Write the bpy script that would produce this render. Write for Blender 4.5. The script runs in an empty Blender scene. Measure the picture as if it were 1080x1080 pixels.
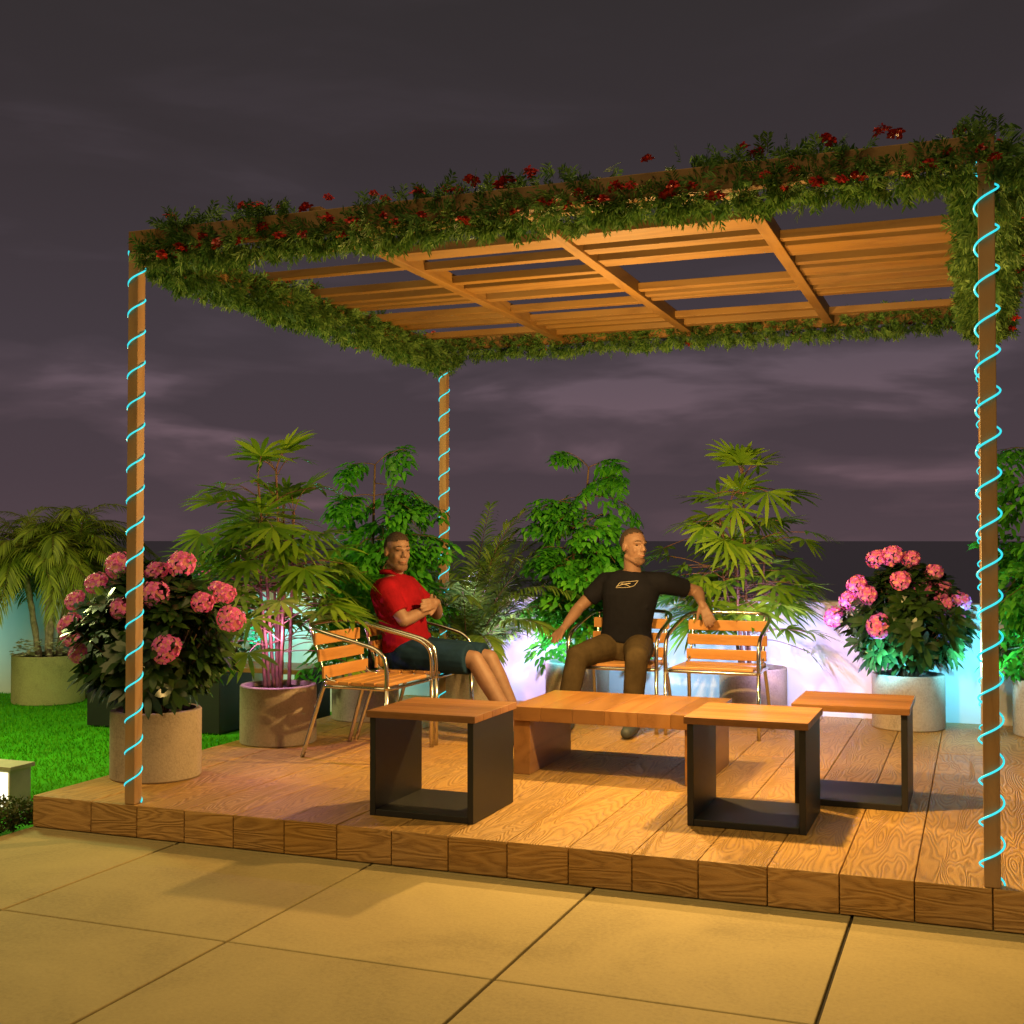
import bpy, bmesh, math, random
from mathutils import Vector, Matrix, Quaternion
from mathutils.bvhtree import BVHTree

R = math.radians
scene = bpy.context.scene
col = scene.collection
rnd = random.Random(7)
DECK = 0.15
V = Vector

# ------------------------------------------------------------------ materials
def new_mat(name):
    m = bpy.data.materials.new(name); m.use_nodes = True
    nt = m.node_tree
    return m, nt, nt.nodes['Principled BSDF']

def N(nt, typ, **kw):
    n = nt.nodes.new(typ)
    for k, v in kw.items():
        if k in n.inputs.keys(): n.inputs[k].default_value = v
        else: setattr(n, k, v)
    return n

def ramp(nt, stops):
    n = nt.nodes.new('ShaderNodeValToRGB'); e = n.color_ramp.elements
    while len(e) < len(stops): e.new(0.5)
    for i, (p, c) in enumerate(stops):
        e[i].position = p; e[i].color = (*c, 1)
    return n

def plain(name, c, rough=0.5, metal=0.0, noise=0.15, scale=8.0, bump=0.0, spec=0.5):
    m, nt, b = new_mat(name)
    tc = N(nt, 'ShaderNodeTexCoord'); no = N(nt, 'ShaderNodeTexNoise', Scale=scale, Detail=6.0, Roughness=0.6)
    nt.links.new(tc.outputs['Object'], no.inputs['Vector'])
    lo = tuple(max(0, x * (1 - noise)) for x in c); hi = tuple(min(1, x * (1 + noise)) for x in c)
    r = ramp(nt, [(0.3, lo), (0.7, hi)])
    nt.links.new(no.outputs['Fac'], r.inputs['Fac']); nt.links.new(r.outputs['Color'], b.inputs['Base Color'])
    b.inputs['Roughness'].default_value = rough; b.inputs['Metallic'].default_value = metal
    b.inputs['Specular IOR Level'].default_value = spec
    if bump:
        bp = N(nt, 'ShaderNodeBump', Strength=bump, Distance=0.01)
        nt.links.new(no.outputs['Fac'], bp.inputs['Height']); nt.links.new(bp.outputs['Normal'], b.inputs['Normal'])
    return m

def wood(name, dark, light, axis='Y', scale=1.0, bump=0.3, rough=0.45, rings=14.0, island=0.35, contrast=1.0, spec=0.4):
    """sawn timber: distorted growth rings stretched along one axis, each board offset by its island"""
    m, nt, b = new_mat(name); L = nt.links.new
    tc = N(nt, 'ShaderNodeTexCoord'); geo = N(nt, 'ShaderNodeNewGeometry')
    mp = N(nt, 'ShaderNodeMapping')
    st = {'X': (0.16, 1, 1), 'Y': (1, 0.16, 1), 'Z': (1, 1, 0.16)}[axis]
    mp.inputs['Scale'].default_value = tuple(s * scale for s in st)
    off = N(nt, 'ShaderNodeVectorMath', operation='SCALE'); off.inputs[0].default_value = (7.3, 5.1, 9.7)
    L(geo.outputs['Random Per Island'], off.inputs['Scale'])
    add = N(nt, 'ShaderNodeVectorMath', operation='ADD')
    L(tc.outputs['Object'], mp.inputs['Vector']); L(mp.outputs['Vector'], add.inputs[0]); L(off.outputs['Vector'], add.inputs[1])
    n1 = N(nt, 'ShaderNodeTexNoise', Scale=2.6, Detail=2.0, Roughness=0.45, Distortion=0.4)
    L(add.outputs['Vector'], n1.inputs['Vector'])
    ring = N(nt, 'ShaderNodeMath', operation='MULTIPLY'); ring.inputs[1].default_value = rings * 6.28
    L(n1.outputs['Fac'], ring.inputs[0])
    sn = N(nt, 'ShaderNodeMath', operation='SINE'); L(ring.outputs['Value'], sn.inputs[0])
    hs = N(nt, 'ShaderNodeMath', operation='MULTIPLY_ADD'); hs.inputs[1].default_value = 0.5; hs.inputs[2].default_value = 0.5
    L(sn.outputs['Value'], hs.inputs[0])
    n2 = N(nt, 'ShaderNodeTexNoise', Scale=60.0, Detail=6.0, Roughness=0.75)
    L(add.outputs['Vector'], n2.inputs['Vector'])
    mx = N(nt, 'ShaderNodeMath', operation='MULTIPLY_ADD'); mx.inputs[1].default_value = 0.45
    L(hs.outputs['Value'], mx.inputs[0])
    h2 = N(nt, 'ShaderNodeMath', operation='MULTIPLY'); h2.inputs[1].default_value = 0.55
    L(n2.outputs['Fac'], h2.inputs[0]); L(h2.outputs['Value'], mx.inputs[2])
    d = tuple(dark); l = tuple(light); mid = tuple(x * (1 - contrast * .5) + y * contrast * .5 for x, y in zip(l, d))
    r = ramp(nt, [(0.12, d), (0.36, mid), (0.75, l)])
    L(mx.outputs['Value'], r.inputs['Fac'])
    hsv = N(nt, 'ShaderNodeHueSaturation')
    mr = N(nt, 'ShaderNodeMapRange'); mr.inputs['To Min'].default_value = 1 - island; mr.inputs['To Max'].default_value = 1 + island
    L(geo.outputs['Random Per Island'], mr.inputs['Value']); L(mr.outputs['Result'], hsv.inputs['Value'])
    n3 = N(nt, 'ShaderNodeTexNoise', Scale=1.7, Detail=4.0)
    L(tc.outputs['Object'], n3.inputs['Vector'])
    mr2 = N(nt, 'ShaderNodeMapRange'); mr2.inputs['From Min'].default_value = .3; mr2.inputs['From Max'].default_value = .7
    mr2.inputs['To Min'].default_value = .93; mr2.inputs['To Max'].default_value = 1.07
    L(n3.outputs['Fac'], mr2.inputs['Value']); L(mr2.outputs['Result'], hsv.inputs['Saturation'])
    L(r.outputs['Color'], hsv.inputs['Color']); L(hsv.outputs['Color'], b.inputs['Base Color'])
    bp = N(nt, 'ShaderNodeBump', Strength=bump, Distance=0.006)
    L(mx.outputs['Value'], bp.inputs['Height']); L(bp.outputs['Normal'], b.inputs['Normal'])
    b.inputs['Roughness'].default_value = rough; b.inputs['Specular IOR Level'].default_value = spec
    return m

def leaf_mat(name, dark, light, rough=0.4, trans=0.25, spec=0.5):
    m, nt, b = new_mat(name); L = nt.links.new
    geo = N(nt, 'ShaderNodeNewGeometry')
    r = ramp(nt, [(0.0, dark), (0.6, tuple((x + y) / 2 for x, y in zip(dark, light))), (1.0, light)])
    L(geo.outputs['Random Per Island'], r.inputs['Fac']); L(r.outputs['Color'], b.inputs['Base Color'])
    b.inputs['Roughness'].default_value = rough; b.inputs['Specular IOR Level'].default_value = spec
    if trans:
        t = N(nt, 'ShaderNodeBsdfTranslucent'); mixs = N(nt, 'ShaderNodeMixShader'); mixs.inputs[0].default_value = trans
        L(r.outputs['Color'], t.inputs['Color'])
        L(b.outputs['BSDF'], mixs.inputs[1]); L(t.outputs['BSDF'], mixs.inputs[2])
        L(mixs.outputs['Shader'], nt.nodes['Material Output'].inputs['Surface'])
    return m

def emit(name, c, s):
    m, nt, b = new_mat(name)
    b.inputs['Base Color'].default_value = (*[min(1, x * .6) for x in c], 1)
    b.inputs['Emission Color'].default_value = (*c, 1); b.inputs['Emission Strength'].default_value = s
    b.inputs['Roughness'].default_value = .3
    return m

M = {}
M['deck'] = wood('deck_timber', (.17, .082, .022), (.50, .29, .088), 'Y', 2.5, 1.0, .5, 24, .17, .42, .35)
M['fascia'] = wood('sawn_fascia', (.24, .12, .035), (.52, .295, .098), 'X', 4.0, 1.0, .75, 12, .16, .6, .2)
M['table'] = wood('table_timber', (.17, .074, .023), (.28, .135, .048), 'Y', 1.5, .12, .36, 5, .20, .6)
M['stool_wood'] = wood('stool_timber', (.15, .064, .021), (.27, .125, .045), 'X', 1.5, .12, .4, 5, .22, .6)
M['post'] = wood('post_timber', (.27, .15, .065), (.38, .225, .10), 'Z', 2.0, .2, .6, 6, .08, .7)
M['pergola'] = wood('pergola_timber', (.13, .062, .015), (.20, .105, .027), 'X', 2.0, .2, .6, 6, .12, .6)
M['rafter'] = wood('rafter_timber', (.13, .062, .015), (.20, .105, .027), 'Y', 2.0, .2, .6, 6, .08, .6)
M['chair_wood'] = wood('chair_slat_timber', (.36, .16, .045), (.52, .26, .085), 'X', 2.0, .1, .35, 5, .12, .6)
M['black'] = plain('charcoal_laminate', (.014, .0145, .0145), .48, 0, .25, 3)
M['steel'] = plain('polished_aluminium', (.62, .60, .56), .2, 1, .08, 30)
M['white_lamp_case'] = plain('cream_lamp_case', (.62, .58, .36), .5)
M['soil'] = plain('potting_soil', (.035, .024, .016), .95, 0, .6, 60, .8)
M['cane'] = plain('brown_cane', (.13, .06, .035), .6, 0, .5, 25, .3)
M['stem'] = plain('woody_stem', (.11, .065, .03), .7, 0, .4, 25, .3)
M['pale_trunk'] = plain('pale_palm_trunk', (.36, .27, .2), .8, 0, .55, 30, .8)
M['rope'] = emit('cyan_rope_light', (.03, .66, .76), 1.2)
M['panel_lit'] = emit('lit_panel', (1.0, .93, .68), 2.2)

def concrete(name, c):
    m, nt, b = new_mat(name); L = nt.links.new
    tc = N(nt, 'ShaderNodeTexCoord')
    a = N(nt, 'ShaderNodeTexNoise', Scale=4.0, Detail=6.0, Roughness=.65); f = N(nt, 'ShaderNodeTexNoise', Scale=85.0, Detail=4.0, Roughness=.7)
    L(tc.outputs['Object'], a.inputs['Vector']); L(tc.outputs['Object'], f.inputs['Vector'])
    s = N(nt, 'ShaderNodeMath', operation='MULTIPLY_ADD'); s.inputs[1].default_value = .5; L(a.outputs['Fac'], s.inputs[0])
    h = N(nt, 'ShaderNodeMath', operation='MULTIPLY'); h.inputs[1].default_value = .5; L(f.outputs['Fac'], h.inputs[0]); L(h.outputs['Value'], s.inputs[2])
    r = ramp(nt, [(.33, tuple(x * .62 for x in c)), (.5, c), (.68, tuple(x * 1.22 for x in c))])
    L(s.outputs['Value'], r.inputs['Fac']); L(r.outputs['Color'], b.inputs['Base Color'])
    bp = N(nt, 'ShaderNodeBump', Strength=.25, Distance=.01); L(f.outputs['Fac'], bp.inputs['Height']); L(bp.outputs['Normal'], b.inputs['Normal'])
    b.inputs['Roughness'].default_value = .85; b.inputs['Specular IOR Level'].default_value = .25
    return m
M['concrete'] = concrete('grainy_concrete', (.40, .33, .255))
M['olive_pot'] = concrete('smooth_pot', (.36, .33, .17))
M['wall'] = plain('white_render', (.74, .74, .74), .8, 0, .04, 3, .05)

def paving_mat():
    m, nt, b = new_mat('paving_stone'); L = nt.links.new
    tc = N(nt, 'ShaderNodeTexCoord'); geo = N(nt, 'ShaderNodeNewGeometry')
    a = N(nt, 'ShaderNodeTexNoise', Scale=1.6, Detail=8.0, Roughness=.62, Distortion=.6); f = N(nt, 'ShaderNodeTexNoise', Scale=60.0, Detail=6.0, Roughness=.75)
    L(tc.outputs['Object'], a.inputs['Vector']); L(tc.outputs['Object'], f.inputs['Vector'])
    s = N(nt, 'ShaderNodeMath', operation='MULTIPLY_ADD'); s.inputs[1].default_value = .55; L(a.outputs['Fac'], s.inputs[0])
    h = N(nt, 'ShaderNodeMath', operation='MULTIPLY'); h.inputs[1].default_value = .45; L(f.outputs['Fac'], h.inputs[0]); L(h.outputs['Value'], s.inputs[2])
    c = (.40, .32, .15)
    r = ramp(nt, [(.28, tuple(x * .58 for x in c)), (.5, c), (.72, tuple(x * 1.22 for x in c))])
    L(s.outputs['Value'], r.inputs['Fac'])
    hsv = N(nt, 'ShaderNodeHueSaturation'); mr = N(nt, 'ShaderNodeMapRange'); mr.inputs['To Min'].default_value = .93; mr.inputs['To Max'].default_value = 1.06
    L(geo.outputs['Random Per Island'], mr.inputs['Value']); L(mr.outputs['Result'], hsv.inputs['Value']); L(r.outputs['Color'], hsv.inputs['Color'])
    L(hsv.outputs['Color'], b.inputs['Base Color'])
    bp = N(nt, 'ShaderNodeBump', Strength=.25, Distance=.008); L(f.outputs['Fac'], bp.inputs['Height']); L(bp.outputs['Normal'], b.inputs['Normal'])
    b.inputs['Roughness'].default_value = .75; b.inputs['Specular IOR Level'].default_value = .25
    return m
M['paving'] = paving_mat()
M['joint'] = plain('dark_joint', (.03, .024, .015), .9)
M['lawn_base'] = plain('lawn_turf', (.05, .32, .008), .9, 0, .3, 3.0, .4, .1)
M['grass'] = leaf_mat('grass_blade', (.05, .27, .006), (.15, .50, .012), .6, .35, .1)
M['garland'] = leaf_mat('garland_leaf', (.032, .105, .020), (.19, .33, .075), .6, .3, .3)
M['red'] = leaf_mat('red_berry', (.32, .010, .010), (.62, .04, .025), .4, 0)
M['twig'] = plain('garland_twig', (.05, .03, .015), .9)
M['rhapis'] = leaf_mat('fan_palm_leaf', (.07, .19, .013), (.24, .40, .03), .33, .35)
M['areca'] = leaf_mat('arching_palm_leaf', (.06, .15, .022), (.24, .38, .07), .28, .3)
M['tree_leaf'] = leaf_mat('feathery_leaf', (.03, .22, .016), (.12, .46, .03), .33, .35)
M['palm'] = leaf_mat('date_palm_leaf', (.09, .14, .012), (.26, .32, .03), .5, .35)
M['rhodo'] = leaf_mat('dark_oval_leaf', (.012, .038, .009), (.045, .095, .018), .27, .12)
M['petal'] = leaf_mat('pink_petal', (.88, .13, .55), (.97, .30, .78), .5, .35)
M['petal_core'] = leaf_mat('orange_petal_centre', (.95, .36, .36), (.98, .52, .46), .5, .3)
M['shrub'] = leaf_mat('small_shrub_leaf', (.02, .10, .04), (.06, .22, .09), .4, .25)
M['hedge'] = leaf_mat('clipped_hedge_leaf', (.03, .05, .012), (.13, .15, .035), .5, .2)
M['white_petal'] = leaf_mat('white_petal', (.55, .52, .42), (.8, .78, .6), .6, .2)
M['skin'] = plain('skin', (.215, .118, .080), .6, 0, .1, 30, .03)
M['red_cloth'] = plain('red_cotton', (.22, .005, .012), .9, 0, .2, 11, .6, .1)
M['navy_cloth'] = plain('navy_cotton', (.010, .030, .060), .9, 0, .25, 11, .6, .1)
M['dark_cloth'] = plain('black_cotton', (.006, .006, .010), .9, 0, .25, 11, .6, .15)
M['olive_cloth'] = plain('brown_twill', (.060, .042, .021), .9, 0, .25, 11, .6, .1)
M['hair'] = plain('brown_hair', (.030, .015, .008), .7, 0, .5, 120, .5)
M['stubble'] = plain('short_beard', (.13, .068, .042), .8, 0, .3, 150, .3)
M['shaved'] = plain('shaved_hair', (.040, .024, .016), .8, 0, .3, 150, .3)
M['eye_dark'] = plain('dark_eye', (.02, .014, .01), .25)
M['lip'] = plain('lip', (.30, .12, .085), .5)
M['shoe'] = plain('grey_shoe', (.05, .06, .065), .6)
M['emblem'] = plain('tan_print', (.42, .36, .25), .8)
M['sea'] = None

# ------------------------------------------------------------------ mesh helpers
def link(name, me, mat, parent=None):
    o = bpy.data.objects.new(name, me); col.objects.link(o)
    if mat is not None and not me.materials: me.materials.append(mat)
    if parent is not None: o.parent = parent
    return o

class MB:
    def __init__(s): s.v = []; s.f = []; s.sm = []; s.mi = []
    def face(s, idx, smooth=False, mi=0): s.f.append(idx); s.sm.append(smooth); s.mi.append(mi)
    def add(s, vs, fs, smooth=False, mi=0):
        b = len(s.v); s.v += [tuple(v) for v in vs]
        for f in fs: s.face([b + i for i in f], smooth, mi)
    def box(s, x0, y0, z0, x1, y1, z1, bev=0.0):
        if bev <= 0:
            vs = [(x, y, z) for z in (z0, z1) for y in (y0, y1) for x in (x0, x1)]
            s.add(vs, [(0, 2, 3, 1), (4, 5, 7, 6), (0, 1, 5, 4), (2, 6, 7, 3), (0, 4, 6, 2), (1, 3, 7, 5)]); return
        bm = bmesh.new()
        bmesh.ops.create_cube(bm, size=1, matrix=Matrix.Translation(((x0+x1)/2, (y0+y1)/2, (z0+z1)/2)) @ Matrix.Diagonal((x1-x0, y1-y0, z1-z0, 1)))
        bmesh.ops.bevel(bm, geom=bm.edges[:], offset=bev, segments=2, affect='EDGES', profile=.5)
        bm.verts.index_update(); s.add([v.co[:] for v in bm.verts], [[v.index for v in f.verts] for f in bm.faces]); bm.free()
    def tube(s, pts, r, n=8, closed=False, cap=True):
        pts = [V(p) for p in pts]; k = len(pts); rr = r if isinstance(r, (list, tuple)) else [r] * k
        b = len(s.v); prev = None
        for i, p in enumerate(pts):
            if closed: t = pts[(i + 1) % k] - pts[i - 1]
            else: t = pts[min(i + 1, k - 1)] - pts[max(i - 1, 0)]
            t = t.normalized()
            if prev is None:
                a = t.orthogonal().normalized()
            else:
                a = (prev - t * prev.dot(t)).normalized()
            prev = a; c = t.cross(a)
            for j in range(n):
                th = 2 * math.pi * j / n
                s.v.append(tuple(p + (a * math.cos(th) + c * math.sin(th)) * rr[i]))
        for i in range(k if closed else k - 1):
            i2 = (i + 1) % k
            for j in range(n):
                s.face([b + i*n + j, b + i*n + (j+1) % n, b + i2*n + (j+1) % n, b + i2*n + j], True)
        if cap and not closed:
            s.face([b + j for j in range(n)][::-1]); s.face([b + (k-1)*n + j for j in range(n)])
    def lathe(s, prof, c, n=48):
        b = len(s.v); k = len(prof)
        for (r, z) in prof:
            for j in range(n):
                th = 2 * math.pi * j / n; s.v.append((c[0] + r*math.cos(th), c[1] + r*math.sin(th), c[2] + z))
        for i in range(k - 1):
            for j in range(n):
                s.face([b+i*n+j, b+i*n+(j+1) % n, b+(i+1)*n+(j+1) % n, b+(i+1)*n+j], False)
    def blade(s, p, d, side, ln, w, droop=0.2, fold=0.0, mi=0, wide=(0.75, 1.0, .6)):
        """one leaf: base, three pairs, tip; bends downwards"""
        d = d.normalized(); side = (side - d * side.dot(d)).normalized(); up = side.cross(d)
        if up.z < 0: up = -up
        b = len(s.v); s.v.append(tuple(p))
        for t, ww in ((.25, wide[0]), (.5, wide[1]), (.78, wide[2])):
            q = p + d * (ln * t) + V((0, 0, -droop * ln * t * t)); h = side * (w * .5 * ww)
            s.v.append(tuple(q - h + up * (fold * w * ww))); s.v.append(tuple(q + h + up * (fold * w * ww)))
        s.v.append(tuple(p + d * ln + V((0, 0, -droop * ln))))
        for f in ((0, 2, 1), (1, 2, 4, 3), (3, 4, 6, 5), (5, 6, 7)): s.face([b + i for i in f], True, mi)
    def build(s, name, mat, parent=None):
        me = bpy.data.meshes.new(name); me.from_pydata(s.v, [], s.f)
        mats = mat if isinstance(mat, (list, tuple)) else [mat]
        for m in mats: me.materials.append(m)
        me.polygons.foreach_set('use_smooth', s.sm)
        if len(mats) > 1: me.polygons.foreach_set('material_index', s.mi)
        me.update()
        return link(name, me, None, parent)

def tag(o, label=None, cat=None, group=None, kind=None):
    if label: o['label'] = label
    if cat: o['category'] = cat
    if group: o['group'] = group
    if kind: o['kind'] = kind
    return o
def thing(name, label, cat, loc=(0, 0, 0), rz=0, group=None):
    o = bpy.data.objects.new(name, None); col.objects.link(o); o.empty_display_size = .1
    o.location = loc; o.rotation_euler = (0, 0, rz)
    return tag(o, label, cat, group)
def dup(root, loc, rz, label):
    r = root.copy(); col.objects.link(r); r.location = loc; r.rotation_euler = (0, 0, rz); r['label'] = label
    for ch in list(root.children):
        c = ch.copy(); col.objects.link(c); c.parent = r
        for g in list(ch.children):
            e = g.copy(); col.objects.link(e); e.parent = c
    return r
def rdir(r=rnd):
    z = r.uniform(-1, 1); a = r.uniform(0, 2*math.pi); q = math.sqrt(1 - z*z)
    return V((q*math.cos(a), q*math.sin(a), z))

# ------------------------------------------------------------------ setting
DX0, DX1, DY0, DY1 = -.56, 5.6, -.035, 4.0
PW = .2616
mb = MB()
edges = [DX0] + [-.475 + PW * i for i in range(1, 24)]
edges[1] = -.475 + PW
for i in range(len(edges) - 1):
    x0, x1 = edges[i] + .0018, edges[i+1] - .0018
    cut = rnd.choice([1.55, 2.3, 2.75, 3.2]) if i % 2 else rnd.choice([2.0, 2.5, 3.0])
    for (y0, y1) in ((DY0, cut - .002), (cut + .002, DY1)):
        dz = rnd.uniform(-.0012, .0012)
        mb.box(x0, y0, .004, x1, y1, DECK + dz, .004)
deck = tag(mb.build('deck', [M['deck'], M['fascia']]), kind='structure')
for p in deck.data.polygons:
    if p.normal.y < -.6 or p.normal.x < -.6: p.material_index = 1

mb = MB(); mb2 = MB()
SX, SY = .985, 1.035
for i in range(-1, 12):
    for j in range(0, 12):
        x0 = .277 + SX * (i - 1) + .006; x1 = x0 + SX - .012
        x0 = max(x0, -.57)
        y1 = -.055 - SY * j - .004; y0 = y1 - SY + .008
        if x1 < x0 + .05: continue
        mb.box(x0, y0, -.06, x1, y1, 0.0, .004)
    x0 = max(.277 + SX * (i - 1) + .006, -.57); x1 = .277 + SX * i - .006
    if x1 > x0 + .05: mb.box(x0, -.049, -.06, x1, .02, -.0005, .002)
mb.build('pavement', M['paving'])['kind'] = 'structure'
mb2.box(-.58, -13, -.5, 12.5, 4.2, -.012)
mb2.build('ground', M['joint'])['kind'] = 'structure'

# lawn: gently uneven sheet plus grass blades
mb = MB(); nx, ny = 60, 60; X0, X1, Y0, Y1 = -13, -.585, -9, 4.05
for j in range(ny + 1):
    for i in range(nx + 1):
        x = X0 + (X1 - X0) * (i/nx); y = Y0 + (Y1 - Y0) * j/ny
        mb.v.append((x, y, -.03 + .012 * math.sin(x*2.1 + y) * math.cos(y*1.7)))
for j in range(ny):
    for i in range(nx):
        a = j*(nx+1) + i; mb.face([a, a+1, a+nx+2, a+nx+1], True)
mb.build('lawn', M['lawn_base'])['kind'] = 'structure'
gr = random.Random(3); mb = MB()
for k in range(42000):
    y = gr.uniform(-.2, 3.98); x = -.6 - (gr.random() ** 1.15) * 5.6
    if x > -1.2 and y < .15: continue
    if -2.8 < x < -.7 and 2.7 < y < 3.1: continue
    h = gr.uniform(.012, .030); a = gr.uniform(0, 6.28); w = .0045
    lx, ly = gr.uniform(-.018, .018), gr.uniform(-.018, .018)
    z = -.03 + .012 * math.sin(x*2.1 + y) * math.cos(y*1.7)
    c, s_ = math.cos(a) * w, math.sin(a) * w; b = len(mb.v)
    mb.v += [(x-c, y-s_, z), (x+c, y+s_, z), (x+lx, y+ly, z+h)]; mb.face([b, b+1, b+2])
tag(mb.build('grass', M['grass']), 'bright green mown grass covering the lawn', 'grass', kind='stuff')

mb = MB(); mb.box(-13, 4.0, -.3, 13, 4.16, .945, .006)
tag(mb.build('parapet_wall', M['wall']), 'low white rendered wall behind the deck, lit in cyan and lilac', 'wall')

# sea
m, nt, b = new_mat('night_sea'); L = nt.links.new
tc = N(nt, 'ShaderNodeTexCoord'); no = N(nt, 'ShaderNodeTexNoise', Scale=.02, Detail=8.0, Roughness=.6)
L(tc.outputs['Object'], no.inputs['Vector']); bp = N(nt, 'ShaderNodeBump', Strength=.6, Distance=4.0)
L(no.outputs['Fac'], bp.inputs['Height']); L(bp.outputs['Normal'], b.inputs['Normal'])
b.inputs['Base Color'].default_value = (.06, .065, .17, 1); b.inputs['Roughness'].default_value = .5; b.inputs['Specular IOR Level'].default_value = .16
mb = MB(); S = 60000
mb.add([(-S, -S, -38), (S, -S, -38), (S, S, -38), (-S, S, -38)], [(0, 1, 2, 3)])
tag(mb.build('sea', m), kind='structure')

# ------------------------------------------------------------------ pergola
W, LEN, TOP = 3.71, 3.49, 2.82
perg = thing('pergola', 'timber pergola on four posts with open slatted roof over the deck', 'pergola', (0, 0, DECK))
H = lambda z: z - DECK
for (x, y) in ((0, 0), (W, 0), (0, LEN), (W, LEN)):
    mb = MB(); mb.box(x-.028, y-.028, 0.0, x+.028, y+.028, H(2.720 if y < 1 else 2.773), .004); mb.build('post', M['post'], perg)
for (y0, y1, z0, z1) in ((-.029, .029, 2.722, TOP), (LEN-.029, LEN+.029, 2.775, TOP+.065)):
    mb = MB(); mb.box(-.029, y0, H(z0), W+.029, y1, H(z1), .004); mb.build('beam', M['pergola'], perg)
for (x0, x1) in ((-.028, .028), (W-.028, W+.028)):
    mb = MB(); mb.box(x0, .031, H(2.72), x1, LEN-.031, H(TOP-.003), .004); mb.build('beam', M['rafter'], perg)
for x in (.93, 1.845, 2.78):
    mb = MB(); mb.box(x-.03, .04, H(2.783), x+.03, LEN-.04, H(2.858), .003); mb.build('rafter', M['rafter'], perg)
bays = [   # (x from, x to, [(front y, width) of each roof board])
    (.03, .90, [(.55, .06), (1.04, .06), (1.50, .06), (1.72, .06), (1.86, .06), (1.98, .06), (2.32, .06), (2.50, .06), (2.68, .06), (3.10, .06)]),
    (.96, 1.815, [(.34, .06), (.77, .16), (1.12, .06), (1.48, .06), (1.64, .17), (1.97, .07), (2.37, .06), (2.72, .06), (2.84, .06), (3.03, .06), (3.25, .06)]),
    (1.875, 2.75, [(.34, .06), (.72, .19), (1.01, .10), (1.25, .14), (2.03, .06), (2.18, .06), (2.32, .06), (2.92, .07), (3.18, .08)]),
    (2.81, W-.03, [(1.13, .06), (1.28, .21), (1.65, .06), (1.815, .17), (2.08, .17), (2.36, .07), (2.52, .07), (3.15, .06)]),
]
for (x0, x1, ss) in bays:
    for (y0, wv) in ss:
        dz = rnd.uniform(-.004, .004)
        mb = MB(); mb.box(x0, y0, H(2.800+dz), x1, y0+wv, H(2.842+dz), .003); mb.build('roof_slat', M['pergola'], perg)

# ------------------------------------------------------------------ garlands
def cluster_mesh():
    mb = MB(); r = random.Random(5)
    for k in range(9):
        d = rdir(r); d.y *= .8; p = d * .024 * r.uniform(.5, 1.1)
        for q in range(5):
            a = q * 1.2566 + r.random(); e = rdir(r)
            mb.blade(p, e, e.orthogonal(), .022, .017, .1)
    me = bpy.data.meshes.new('flower_cluster'); me.from_pydata(mb.v, [], mb.f); me.materials.append(M['red']); me.update(); return me
CL = cluster_mesh()
def garland(label, p0, p1, inward, n, ncl, seed, lo, hi, ry=.11, tuft=.22, wind=1.0):
    """lo..hi: height band of the dense growth relative to the beam's top edge; a share of loose tufts stands above the beam"""
    g = thing('flower_garland', label, 'garland', p0, 0, 'leafy garlands with red flowers along the pergola roof')
    r = random.Random(seed); a, b_ = V((0, 0, 0)), V(p1) - V(p0); up = V((0, 0, 1)); out = -V(inward)
    mb = MB(); ln = b_.length; mid, hh = (lo + hi) / 2, (hi - lo) / 2
    for k in range(n):
        t = r.uniform(-.02, 1.02); th = r.uniform(0, 6.283); q = r.random() ** .4
        lump = 1 + .18 * math.sin(t*ln*8.3 + seed) + .14 * math.sin(t*ln*21 + 2*seed)
        if r.random() < tuft:
            if math.sin(t*ln*5.1 + seed*1.7) + .6*math.sin(t*ln*13) < r.uniform(-1.2, .9): continue
            p = b_ * t + out * r.uniform(-ry, ry*.7) + up * r.uniform(hi, .03)
            d = (up * r.uniform(.3, 1) + rdir(r) * .9).normalized()
        else:
            p = b_ * t + out * (ry * q * math.cos(th) * lump) + up * (mid + hh * q * math.sin(th) * lump)
            d = (out * math.cos(th) * 1.1 + up * (math.sin(th) * .7 - .25) + rdir(r) * .8).normalized()
        ll = r.uniform(.04, .08); side = d.cross(rdir(r)).normalized()
        if r.random() < .12:
            mb2 = MB(); mb2.tube([p, p + d * ll * .8], .0016, 3, cap=False); b0 = len(mb.v); mb.v += mb2.v
            for f in mb2.f: mb.face([b0 + i for i in f], False, 1)
        nn = 8
        for i in range(nn):
            f = .1 + .9 * i / (nn-1); base = p + d * (ll * f); sz = 1 - .35 * f
            for sg in (-1, 1):
                dd = (d * .85 + side * sg * .8 + rdir(r) * .3).normalized()
                mb.blade(base, dd, d, r.uniform(.032, .056) * sz, r.uniform(.0048, .0085), .15)
    mb.build('foliage', [M['garland'], M['twig']], g)
    for k in range(ncl):
        t = (k + r.uniform(.15, .85)) / ncl; up_ = r.random() < .30
        p = b_ * t + (out * r.uniform(-.02, .06) + up * r.uniform(.03, .075) if up_ else out * (ry * r.uniform(1.05, 1.3)) + up * (mid + hh * r.uniform(-1.1, 1.0)))
        o = bpy.data.objects.new('flower_cluster', CL); col.objects.link(o); o.parent = g
        o.location = p; o.rotation_euler = (r.uniform(-.4, .4), r.uniform(-.4, .4), r.uniform(0, 6)); s = r.uniform(.6, .95); o.scale = (s*1.3, s*1.3, s*.7)
    return g
garland('long leafy red flowered garland along the front roof beam', (.13, .012, TOP), (W+.06, .012, TOP), (0, 1, 0), 3000, 64, 11, -.142, -.060, .085, .30)
garland('leafy red flowered garland along the left roof beam, slanting to the far post', (-.005, .24, TOP-.01), (-.005, LEN, TOP-.01), (1, 0, 0), 2400, 54, 12, -.160, -.02, .085, .10)
garland('leafy red flowered garland along the back roof beam behind the roof slats', (0, LEN, TOP), (W, LEN, TOP), (0, -1, 0), 1900, 48, 13, -.085, .01, .075, .10)
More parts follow.
